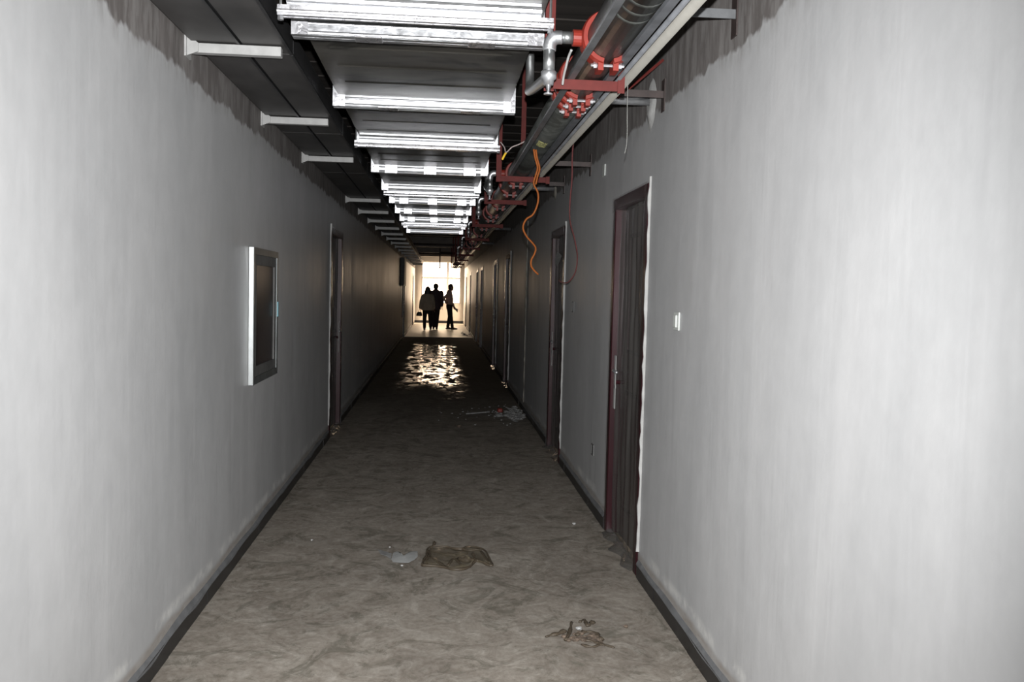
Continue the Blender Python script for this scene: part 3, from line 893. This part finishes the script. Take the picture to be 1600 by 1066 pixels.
def person(loc, rot, spec, label, scale=1):
    root = thing('person', loc, label, 'person')
    root.rotation_euler.z = rot; root.scale = (scale,) * 3
    sp = spec
    body = MB()
    # legs
    for L in sp['legs']:
        hip, knee, ank, toe = [Vector(v) for v in L]
        body.limb((hip, .085), (knee, .056), (ank + Vector((0, 0, .02)), .038))
        body.limb((ank, .036), (toe, .030))
    body.loft([(0, 0, .84, .13, .10), (0, 0, .95, .155, .11), (0, 0, 1.08, .13, .095), (0, 0, 1.25, .155, .11), (0, 0, 1.38, .165, .10), (0, 0, 1.45, .10, .07)])
    hc = Vector(sp['head'])
    body.limb(((0, 0, 1.40), .060), ((hc.x * .7, hc.y * .7, 1.52), .052), ((hc.x * .9, hc.y * .9, hc.z - .06), .050))
    head(body, hc, sp['face'])
    for A in sp['arms']:
        sh, el, wr = [Vector(v) for v in A[:3]]
        body.limb((sh, .052), (el, .040), (wr, .026)); hand(body, wr, A[3], A[4], A[5])
    b = solid(body, 'body', 'skin', root, .0085, 2)
    f = Vector(sp['face']); s_ = Vector((-f.y, f.x, 0)); e = MB()
    for q in (-1, 1): e.ball(hc + f * .084 + s_ * q * .030 + Vector((0, 0, .018)), .011)
    e.build('eyes', 'eye', root, True).location = (0, 0, 0)
    # trousers
    m = MB()
    for L in sp['legs']:
        hip, knee, ank, toe = [Vector(v) for v in L]
        m.limb((hip, .108), (knee, .078), (ank + Vector((0, 0, .035)), .062))
    m.loft([(0, 0, .78, .15, .115), (0, 0, .90, .178, .128), (0, 0, 1.02, .165, .12)])
    solid(m, 'trousers', sp['trousers'], root, .014)
    for L in sp['legs']:
        ank, toe = Vector(L[2]), Vector(L[3]); m = MB()
        d = (toe - ank); d.z = 0; d.normalize(); zf = L[3][2] - .030
        for (k, r) in ((-.05, .040), (0, .046), (.07, .048), (.14, .042), (.18, .030)):
            p = ank + d * k; m.ball((p.x, p.y, zf + .035), r, 1, 1, .8)
        m.limb((ank, .048), (ank + Vector((0, 0, .03)), .046))
        o = solid(m, 'shoe', 'shoe', root, .012)
        mz = min(v.co.z for v in o.data.vertices); o.location.z = max(0, -mz) if zf < .01 else 0
    # top
    m = MB(); m.loft(sp['coat'], 24)
    for A in sp['arms']:
        sh, el, wr = [Vector(v) for v in A[:3]]
        k = A[6]
        m.limb((sh, .072 * k), (el, .058 * k), (wr - (wr - el).normalized() * .02, .042 * k))
    m.limb((Vector((.0, 0, 1.42)), .08), (Vector((0, 0, 1.47)), .066))
    solid(m, sp['coat_name'], sp['coat_mat'], root, .014)
    m = MB(); m.ball(hc + Vector((0, 0, .030)) - f * .012, .103, 1, 1, 1.12, 16, 12); m.ball(hc - Vector((0, 0, .05)) - f * .03, .078, 1, 1, 1, 12, 8)
    if sp.get('long_hair'):
        m.loft([(hc.x, hc.y - .06, hc.z - .30, .15, .05), (hc.x, hc.y - .05, hc.z - .22, .160, .07), (hc.x, hc.y - .03, hc.z - .08, .130, .085), (hc.x, hc.y, hc.z + .06, .10, .095)])
    h = solid(m, 'hair', 'hair', root, .012)
    # cut the face free of hair
    bm = bmesh.new(); bm.from_mesh(h.data)
    dele = [v for v in bm.verts if (v.co - hc).dot(f) > .035 and v.co.z < hc.z + .075]
    bmesh.ops.delete(bm, geom=dele, context='VERTS'); bm.to_mesh(h.data); bm.free()
    return root

G = .013
woman = dict(
    legs=[((-.09, 0, .86), (-.10, .03, .48), (-.10, -.02, .08), (-.11, .12, .035)), ((.09, 0, .86), (.11, .06, .48), (.13, .16, .09), (.14, .30, .036))],
    head=(.0, .02, 1.53), face=(0, 1, 0), long_hair=True,
    arms=[((-.15, 0, 1.29), (-.24, -.03, 1.05), (-.28, .02, .84), (0, .1, -1), (0, 1, 0), .8, 1.35), ((.15, 0, 1.29), (.22, -.03, 1.06), (.25, .03, .84), (0, .1, -1), (0, 1, 0), .5, 1.35)],
    coat=[(0, 0, .76, .235, .17), (0, 0, .82, .25, .18), (0, 0, 1.0, .235, .17), (0, 0, 1.20, .20, .145), (0, 0, 1.34, .165, .12), (0, 0, 1.42, .10, .08)],
    coat_name='jacket', coat_mat='jacket_beige', trousers='trousers_black')
man = dict(
    legs=[((-.085, 0, .88), (-.08, .02, .50), (-.06, 0, .08), (-.07, .15, .035)), ((.085, 0, .88), (.07, .03, .50), (.05, .02, .08), (.07, .17, .035))],
    head=(0, .01, 1.625), face=(.10, .995, 0),
    arms=[((-.21, 0, 1.42), (-.25, -.02, 1.14), (-.24, .05, .90), (0, .1, -1), (0, 1, 0), .6, 1.15), ((.21, 0, 1.42), (.26, -.02, 1.14), (.24, .03, .90), (0, .1, -1), (0, 1, 0), .6, 1.15)],
    coat=[(0, 0, .76, .205, .14), (0, 0, .90, .205, .145), (0, 0, 1.08, .185, .135), (0, 0, 1.30, .205, .135), (0, 0, 1.43, .195, .115), (0, 0, 1.50, .12, .085), (0, 0, 1.54, .075, .07)],
    coat_name='suit_jacket', coat_mat='suit_dark', trousers='trousers_black')
man2 = dict(   # built facing +y, turned to look along +x
    legs=[((-.08, 0, .88), (-.08, .02, .50), (-.08, -.05, .08), (-.10, .10, .035)), ((.08, 0, .88), (.08, .06, .50), (.09, .12, .08), (.10, .27, .035))],
    head=(0, .045, 1.625), face=(0, 1, 0),
    arms=[((-.19, .0, 1.40), (-.21, .05, 1.13), (-.20, .17, .90), (0, .25, -1), (0, 1, 0), .8, 1.0), ((.19, 0, 1.40), (.24, -.22, 1.22), (.17, -.14, 1.03), (-.3, .9, -.3), (0, 0, 1), .3, 1.0)],
    coat=[(0, 0, .96, .170, .125), (0, 0, 1.04, .18, .145), (0, -.005, 1.20, .185, .15), (0, -.02, 1.34, .19, .135), (0, -.01, 1.43, .17, .105), (0, 0, 1.50, .11, .08), (0, 0, 1.53, .07, .07)],
    coat_name='shirt', coat_mat='shirt_pale', trousers='trousers_black')
Z0 = .0045
pw_ = person((-.43, 32.5, Z0), 0, woman, 'person with long dark hair in a loose beige jacket walking away, holding a black bag', .98)
pm_ = person((-.13, 33.3, Z0), 0, man, 'person in a dark suit seen from behind, between the two others', 1.0)
p2_ = person((.40, 33.3, Z0), -math.pi / 2, man2, 'person in a pale shirt and black trousers turned sideways, holding papers', 1.0)
# handbag in the left hand
hb = thing('handbag', (-.73, 32.55, .56), 'black handbag held by the person in the beige jacket', 'bag')
m = MB(); m.loft([(-.73, 32.55, .53, .10, .045), (-.73, 32.55, .56, .115, .05), (-.725, 32.55, .64, .095, .045), (-.72, 32.55, .685, .06, .03)], 14)
m.build('bag_body', 'bag_black', hb, True)
MB().tube(smooth_path([(-.775, 32.55, .675), (-.765, 32.55, .735), (-.725, 32.55, .752), (-.685, 32.55, .735), (-.67, 32.55, .675)], 5), .007, 6).build('strap', 'bag_black', hb, True)
MB().tube([(-.70, 32.53, .54), (-.695, 32.53, .46)], .006, 5).build('tassel', 'bag_black', hb)
pp = MB(); pp.v = [(.545, 33.49, .86), (.735, 33.49, .80), (.72, 33.51, .66), (.548, 33.50, .845), (.545, 33.492, .861), (.735, 33.492, .801), (.72, 33.512, .661), (.548, 33.502, .846)]
pp.f = [(0, 1, 2, 3), (7, 6, 5, 4), (0, 4, 5, 1), (1, 5, 6, 2), (2, 6, 7, 3), (3, 7, 4, 0)]
tag(pp.build('paper_sheets', 'paper', None), 'sheaf of papers in the hand of the person in the pale shirt', 'paper')

# ------------------------------------------------------------------ litter on the floor
bag = thing('plastic_bag', on_floor(715, 872), 'crumpled brownish clear plastic bag lying on the floor', 'bag')
def fl_pt(zx, zy, h=.008): p = on_floor(560 + zx / 6.154, 810 + zy / 6.154); p.z = h; return p
outer = [(615, 470), (625, 420), (655, 385), (660, 320), (700, 290), (770, 288), (860, 292), (930, 312), (1000, 318), (1040, 292), (1110, 290), (1180, 312), (1225, 345), (1262, 410), (1292, 470), (1240, 462), (1180, 438), (1125, 430), (1080, 480), (1000, 508), (900, 512), (830, 490), (760, 478), (690, 478)]
op = [fl_pt(*q) for q in outer]
cen = sum(op, Vector()) / len(op)
m = MB(); R_ = 9
m.v.append((cen.x, cen.y, .012))
for k in range(1, R_ + 1):
    for i, p in enumerate(op):
        q = cen.lerp(p, k / R_)
        h = .006 + .030 * abs(noise.noise(Vector((q.x * 13, q.y * 13, 1)))) + .014 * abs(noise.noise(Vector((q.x * 34, q.y * 34, 5))))
        if k == R_: h = .004
        m.v.append((q.x, q.y, h))
N = len(op)
for i in range(N):
    j = (i + 1) % N; m.f.append((0, 1 + i, 1 + j))
    for k in range(R_ - 1): m.f.append((1 + k * N + i, 1 + (k + 1) * N + i, 1 + (k + 1) * N + j, 1 + k * N + j))
m.build('sheet', 'bag_clear', bag, True)
m = MB()
folds = [outer + [outer[0]], [(690, 330), (760, 350), (850, 365), (950, 370), (1050, 360)], [(690, 395), (760, 440), (820, 480), (880, 505)],
         [(860, 480), (900, 425), (925, 405), (960, 440), (1000, 480)], [(960, 405), (1020, 430), (1080, 425), (1115, 395), (1100, 365)],
         [(1000, 318), (1060, 330), (1130, 325), (1185, 330)], [(1180, 345), (1215, 390), (1260, 450)], [(700, 300), (725, 275), (730, 255)], [(665, 330), (690, 380), (650, 420), (660, 460)]]
for f_ in folds:
    P_ = smooth_path([fl_pt(a, b, .010 + .010 * abs(noise.noise(Vector((a * .02, b * .02, 0))))) for a, b in f_], 3)
    m.tube(P_, .006, 5, True, [.005 + .010 * abs(noise.noise(Vector((p.x * 9, p.y * 9, 7)))) for p in P_])
m.build('folds', 'bag_edge', bag, True)
def fan(poly, z, mat, name, label, cat, h=.010):
    P_ = [fl_pt(*q) for q in poly]; c = sum(P_, Vector()) / len(P_); m = MB(); m.v.append((c.x, c.y, h)); n_ = len(P_)
    for k in (.5, 1):
        for p in P_:
            q = c.lerp(p, k); m.v.append((q.x, q.y, z + (h if k == .5 else .002) + .012 * abs(noise.noise(Vector((q.x * 17, q.y * 17, 3))))))
    for i in range(n_):
        j = (i + 1) % n_; m.f += [(0, 1 + i, 1 + j), (1 + i, 1 + n_ + i, 1 + n_ + j, 1 + j)]
    return tag(m.build(name, mat, None, True), label, cat)
fan([(315, 400), (335, 335), (370, 325), (400, 360), (440, 372), (500, 330), (568, 322), (570, 380), (540, 412), (480, 436), (400, 436), (330, 428)], 0, 'paper_scrap', 'paper_scrap', 'pale torn scrap lying left of the brown plastic bag', 'scrap')
fan([(185, 305), (240, 320), (320, 345), (312, 400), (275, 375), (215, 355)], 0, 'rubble_grey', 'film_scrap', 'greyish scrap of film beside the pale torn scrap', 'scrap', .004)

rnd = random.Random(21); random.seed(21)
def scatter(pts, n_, r0, r1, spread, flat=.6):
    m = MB()
    for _ in range(n_):
        a = rnd.choice(pts); p = on_floor(a[0] + rnd.gauss(0, spread), a[1] + rnd.gauss(0, spread * .5))
        r = rnd.uniform(r0, r1); m.rock((p.x, p.y, r * flat * .7), r, flat)
    return m
dirt = thing('dirt_clump', on_floor(912, 995), 'clump of brown dirt and film shreds on the near floor right of the bag', 'debris')
m = scatter([(888, 997), (895, 1000), (905, 990), (915, 1000), (925, 995), (935, 1005), (928, 1000)], 70, .004, .017, 4)
m.build('clods', 'clod', dirt, kind='stuff')
m = MB()
for pl in ([(853, 998), (862, 995), (872, 993), (884, 988)], [(884, 1003), (890, 990), (893, 975)], [(905, 975), (913, 971), (918, 980), (926, 975)], [(900, 995), (915, 990), (930, 992), (940, 1003)], [(908, 1010), (925, 1014), (940, 1010), (960, 1015)], [(915, 1003), (930, 1006), (945, 1012)]):
    P_ = smooth_path([on_floor(a, b) + Vector((0, 0, .010)) for a, b in pl], 4)
    nb = len(m.v); m.tube(P_, .008, 6, True, [.004 + .022 * abs(noise.noise(Vector((p.x * 30, p.y * 30, 2)))) for p in P_])
    m.v[nb:] = [(a, b, .002 + max(0, c) * .6) for a, b, c in m.v[nb:]]
m.build('film_shreds', 'bag_edge', dirt, True)
c = on_floor(904.5, 985); MB().rock((c.x, c.y, .010), .016, .6).build('chip', 'plaster_white', dirt)
pile = thing('rubble_pile', on_floor(805, 646), 'heap of pale plaster crumbs against the right wall before the second door', 'debris')
m = scatter([(780, 648), (795, 646), (805, 642), (812, 650), (808, 655), (800, 650)], 110, .010, .045, 5, .5)
m.build('crumbs', 'rubble_grey', pile, kind='stuff')
tag(scatter([(770, 645), (760, 650), (790, 640), (720, 645), (690, 650), (800, 660), (740, 655)], 40, .006, .018, 9, .5).build('crumbs', 'rubble_grey', None, kind='stuff'), 'thin scatter of pale crumbs around the plaster heap', 'crumbs')
c = on_floor(781, 648)
tag(MB().box(c.x - .032, c.x + .032, c.y - .03, c.y + .03, .03, .08).build('orange_box', 'coupling_red', None, bevel=.01), 'small orange-red block on the plaster heap', 'block')
a, b = on_floor(728, 648), on_floor(765, 645)
tag(MB().box(0, 1, 0, 1, 0, 1).build('lath', 'rubble_grey', None), 'thin pale lath lying beside the plaster heap', 'lath')
lo = bpy.data.objects['lath']; dx = (b - a); me = lo.data
for v in me.vertices:
    q = a + dx * v.co.x; v.co = (q.x, q.y + v.co.y * .05, .002 + v.co.z * .014)
for i, (px, py, r, mt, lb) in enumerate(((717, 668, .028, 'clod', 'small tan lump in the middle of the floor before the puddle'),
                                         (897, 820, .014, 'plaster_white', 'white plaster crumb on the floor before the nearest door'),
                                         (609, 856, .007, 'plaster_white', 'tiny white crumb above the torn scrap'),
                                         (628, 885, .008, 'plaster_white', 'tiny white crumb below the torn scrap'),
                                         (487, 845, .008, 'plaster_white', 'tiny white crumb near the left skirting'),
                                         (978, 981, .012, 'clod', 'small brown pebble near the right skirting'))):
    c = on_floor(px, py); tag(MB().rock((c.x, c.y, r * .55), r, .7).build('pebble', mt, None), lb, 'crumb')
tag(scatter([(725, 523), (730, 522)], 14, .02, .05, 3, .4).build('plaster_flakes', 'plaster_white', None, kind='stuff'), 'pale plaster flakes on the floor at the pale floor strip', 'flakes')

for o in bpy.data.objects:
    if '_w' in o: del o['_w']
